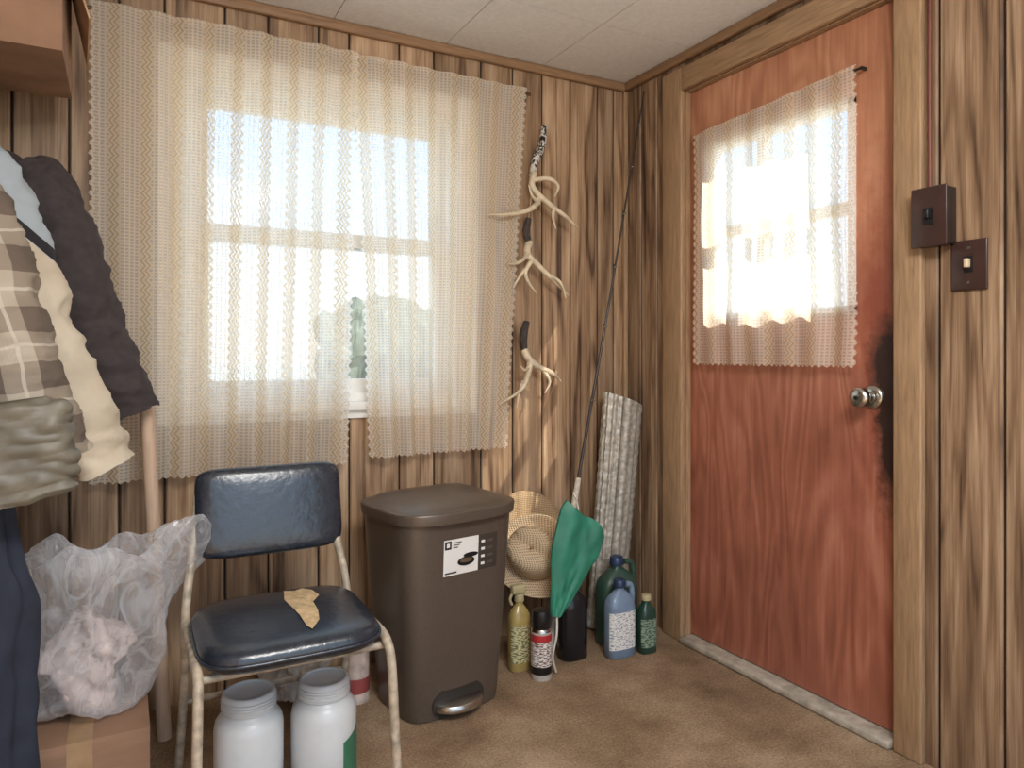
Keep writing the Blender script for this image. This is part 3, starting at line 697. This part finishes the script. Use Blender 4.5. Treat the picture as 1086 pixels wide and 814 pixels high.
M_um = mat('green_nylon', (44, 122, 98), .5, var=.2, scale=12, bump=.2)
u0 = Vector((-.572, -.375, .195)); u1 = Vector((-.448, -.360, .510)); ud = u1-u0
X_ = Vector((1, -.1, -.28)).normalized(); N_ = Vector((0, 1, 0)); rings = []
for k in range(40):
    f = k/39; R = []; w = .018+.068*min(1, f*1.6)**.9
    if f > .93: w *= 1-(f-.93)*2
    for i in range(96):
        a = 2*PI*i/96; c, s_ = math.cos(a), math.sin(a)
        d = (.010+.010*f)*(math.copysign(abs(s_)**.8, s_))+.008*f*math.sin(5*c+1.5*f+2*(s_ > 0))+.006*noise.noise(Vector((c*3, s_, f*5)))
        e = .035*max(0, f-.55)/.45*(-c)*1.0+.008*f*math.sin(4*c)
        R.append(u0+ud*f+X_*(w*c)+N_*d+Vector((0, 0, e)))
    rings.append(R)
group('green_cloth_bag', tuple(u0), [loft('folded_cloth', rings, M_um), tube('drawstring', [u0+Vector((.004, -.0, .01)), u0+Vector((.0, -.005, -.06)), u0+Vector((-.012, .0, -.13)), u0+Vector((.004, .01, -.18)), u0+Vector((.008, .012, -.19))], .004, mat('cord_white', (206, 198, 184), .8), 8),
      tube('loop', [u1+Vector((-.02, 0, -.02)), u1+Vector((-.01, .03, .04)), u1+Vector((.02, .10, .06))], .003, mat('loop_cord', (190, 184, 170), .8), 8)])

M_foil = NT('silver_foil'); p = M_foil.xyz(); f = M_foil.noise(M_foil.comb(p[0], p[1], p[2]), 60, 3)
M_foil.bsdf(M_foil.ramp(f, [(.3, lin((146, 140, 128))), (.7, lin((206, 200, 186)))]), .45, .35, M_foil.bump(f, .4, .006)); M_foil = M_foil.m
r0 = Vector((-.185, -.105, .004)); r1 = Vector((-.100, -.108, .885)); rd = r1-r0
q = Vector((0, 0, 1)).rotation_difference(rd.normalized()).to_matrix(); rings = []
for k in range(90):
    f = k/89; R = []
    for i in range(320):
        t_ = i/319; a = -1.9+t_*2*PI*3.4; r = (.084+.010*f)-.054*t_
        r += .0045*math.cos(a*16)*(1-t_*.6)+.0015*math.sin(f*130)
        zz = f*rd.length+.022*f*math.cos(a)*-1*(r/.09)
        R.append(r0+q @ Vector((r*math.cos(a), r*.60*math.sin(a), zz)))
    rings.append(R)
fs = loft('rolled_sheet', rings, M_foil, cap=False, closed=False)
for v in fs.data.vertices: v.co.z = max(v.co.z, .002)
group('foil_sunshade', tuple(r0), [fs])

def bottle(name, loc, w, d, h, m, cap, rz=0, neck=.016, lab=None, handle=False, p=3.2, sh=.72):
    L = Vector(loc); rings = []
    for f, s_ in [(0, .9), (.015, 1), (.3, 1), (sh-.08, 1), (sh, .94), (sh+.06, .75), (sh+.12, .45)]:
        rings.append(sring(L.x, L.y, f*h, w*s_, d*s_, p, 48, rz))
    rings += [sring(L.x, L.y, h*(sh+.14), neck, neck, 2, 48), sring(L.x, L.y, h*.93, neck, neck, 2, 48)]
    ps = [loft('body', rings, m), lathe('cap', [(0, 0), (neck*1.25, 0), (neck*1.3, .004), (neck*1.2, h*.09), (neck*1.0, h*.1), (0, h*.1)], (L.x, L.y, h*.9), cap)]
    if lab:
        n = 20; V = []
        for z in (h*.12, h*.60):
            k = sring(L.x, L.y, z, w*1.02, d*1.02, p, 2400, rz)
            for i in range(n+1):
                a = -2.85+i*(2.2/n)
                V.append(k[int((a/(2*PI)) % 1*2400)])
        ps.append(mesh('label', V, [(i, i+1, n+2+i, n+1+i) for i in range(n)], lab, True))
    if handle: ps.append(tube('handle', [(L.x+w*.45, L.y, h*.92), (L.x+w*.85, L.y, h*.90), (L.x+w*.98, L.y, h*.78), (L.x+w*.95, L.y, h*.66)], .010, m, 12))
    return group(name, loc, ps)
def labm(name, a, b, sc=60, thr=.5):
    t = NT(name); p = t.xyz(); f = t.noise(t.comb(t.math('MULTIPLY', p[0], 1.0), 0.0, t.math('MULTIPLY', p[2], 3.0)), sc, 1)
    t.bsdf(t.ramp(f, [(thr-.02, lin(a)), (thr+.04, lin(b))]), .5); return t.m
M_bl = mat('bluegrey_plastic', (116, 136, 158), .3, bump=.02); M_bcap = mat('navy_cap', (38, 54, 84), .4)
M_dg = mat('dark_green_plastic', (38, 66, 54), .3, bump=.02); M_jug = mat('jug_green', (50, 78, 66), .4, bump=.02); M_ycap = mat('tan_cap', (176, 164, 124), .5)
M_dark = mat('dark_oil_bottle', (28, 28, 32), .25, bump=.02); M_yel = mat('amber_oil', (172, 150, 92), .2, bump=.02)
bottle('herbicide_bottle', (-.290, -.345, 0), .056, .034, .268, M_bl, M_bcap, 0, .017, labm('lab_white', (225, 223, 216), (130, 140, 156), 90, .55), True)
bottle('motor_oil_bottle', (-.187, -.365, 0), .034, .028, .205, M_dg, M_ycap, 0, .014, labm('lab_green', (140, 156, 134), (56, 84, 68), 80, .5))
bottle('antifreeze_jug', (-.225, -.240, 0), .078, .048, .315, M_jug, M_bcap, 0, .020, None, True)
bottle('charcoal_fluid_bottle', (-.445, -.280, 0), .052, .040, .275, M_dark, M_black, 0, .015, None, False, 2.6)
bottle('cooking_oil_bottle', (-.655, -.275, 0), .038, .030, .255, M_yel, M_ycap, 0, .013, labm('lab_y', (205, 195, 150), (110, 108, 70), 80, .5), False, 2.6)
bottle('cleaner_bottle', (-.575, -.275, 0), .034, .028, .19, mat('pale_amber', (196, 180, 134), .2), M_white, 0, .013, labm('lab_c', (226, 220, 196), (150, 142, 90), 80, .5), False, 2.6)
sl = (-.622, -.365, 0)
group('spray_paint_can', sl, [lathe('body', [(0, 0), (.033, 0), (.034, .004), (.034, .02), (.034, .155)], sl, mat('can_body', (190, 184, 174), .4, .2)), lathe('label', [(.0343, .02), (.0345, .02), (.0345, .125), (.0343, .125)], sl, labm('lab_spray', (220, 215, 207), (120, 92, 86), 90, .5)),
      lathe('red_band', [(.0344, .125), (.0347, .125), (.0347, .148), (.0344, .148)], sl, mat('red', (176, 48, 50), .4)), lathe('dome', [(.034, .155), (.033, .16), (.030, .166), (.029, .167)], sl, M_steel),
      lathe('cap', [(.030, .163), (.031, .165), (.031, .21), (.028, .222), (0, .224)], sl, M_black), lathe('lower_band', [(.0346, .02), (.0349, .02), (.0349, .045), (.0346, .045)], sl, M_black)])
tr = bpy.data.objects['cooking_oil_bottle']
for o in [box('trigger_head', -.685, -.635, -.288, -.262, .255, .285, M_ycap, .006), tube('trigger', [(-.68, -.275, .262), (-.69, -.275, .24), (-.683, -.275, .22)], .005, M_ycap, 8)]:
    o.parent = tr; o.matrix_parent_inverse = Matrix.Translation(-tr.location)

# ------------------------------------------------------------------ outside
M_grass = mat('pale_ground', (158, 160, 152), .9, var=.12, scale=2)
box('ground', -60, 60, .3, 90, -.5, -.35, M_grass)
V = []; F = []
n = 60
for i in range(n+1):
    s_ = i/n; xx = 4.6+s_*9; hh = 2.2+1.5*math.sin(PI*min(1, s_*1.3+.12))+.35*noise.noise(Vector((s_*22, 0, 0)))+.2*noise.noise(Vector((s_*60, 3, 0)))
    for j in range(9):
        g = j/8; V.append((xx, 25-.6*math.sin(PI*g)+.25*noise.noise(Vector((s_*20, g*6, 1))), -.35+g*hh))
for i in range(n):
    for j in range(8): F.append((i*9+j, (i+1)*9+j, (i+1)*9+j+1, i*9+j+1))
tl = mesh('tree_line', V, F, mat('hazy_foliage', (84, 90, 80), .9, var=.3, scale=2)); tl.modifiers.new('s', 'SOLIDIFY').thickness = .8
box('ground_side', .3, 60, -60, .29, -.5, -.35, M_grass)

# ------------------------------------------------------------------ light
w = bpy.data.worlds.new('World'); scn.world = w; w.use_nodes = True; nt = w.node_tree; nt.nodes.clear()
o = nt.nodes.new('ShaderNodeOutputWorld'); bg = nt.nodes.new('ShaderNodeBackground'); tc_ = nt.nodes.new('ShaderNodeTexCoord'); sp_ = nt.nodes.new('ShaderNodeSeparateXYZ'); rp_ = nt.nodes.new('ShaderNodeValToRGB')
nt.links.new(tc_.outputs['Generated'], sp_.inputs[0]); nt.links.new(sp_.outputs[2], rp_.inputs[0])
e = rp_.color_ramp.elements; e[0].position = .02; e[0].color = (.80, .82, .84, 1); e[1].position = .28; e[1].color = (.46, .76, 1.15, 1)
m_ = e.new(.12); m_.color = (.74, .88, 1.0, 1)
nt.links.new(rp_.outputs[0], bg.inputs[0]); bg.inputs[1].default_value = 2.0; nt.links.new(bg.outputs[0], o.inputs[0])
sd = bpy.data.lights.new('sun', 'SUN'); sd.energy = 15; sd.color = (1, .94, .84); sd.angle = math.radians(.8)
so = bpy.data.objects.new('sun', sd); scn.collection.objects.link(so)
so.rotation_euler = Vector((-.42, .6, -.65)).to_track_quat('-Z', 'Y').to_euler()
ad = bpy.data.lights.new('fill_light', 'AREA'); ad.shape = 'DISK'; ad.size = .9; ad.energy = 62; ad.color = (1, .97, .94)  # soft fill added overhead out of view to brighten the room, no fixture modelled
ao = bpy.data.objects.new('fill_light', ad); scn.collection.objects.link(ao); ao.location = (-1.3, -2.4, 2.12)
ao.rotation_euler = (math.radians(25), 0, math.radians(-15))

# ------------------------------------------------------------------ camera
cd = bpy.data.cameras.new('camera'); cd.sensor_fit = 'HORIZONTAL'; cd.sensor_width = 36; cd.lens = 25.36; cd.shift_y = -.0295; cd.clip_start = .05
co = bpy.data.objects.new('camera', cd); scn.collection.objects.link(co)
co.location = (-1.831, -2.4025, 1.061); co.rotation_euler = (PI/2, 0, -math.radians(28.36)); scn.camera = co
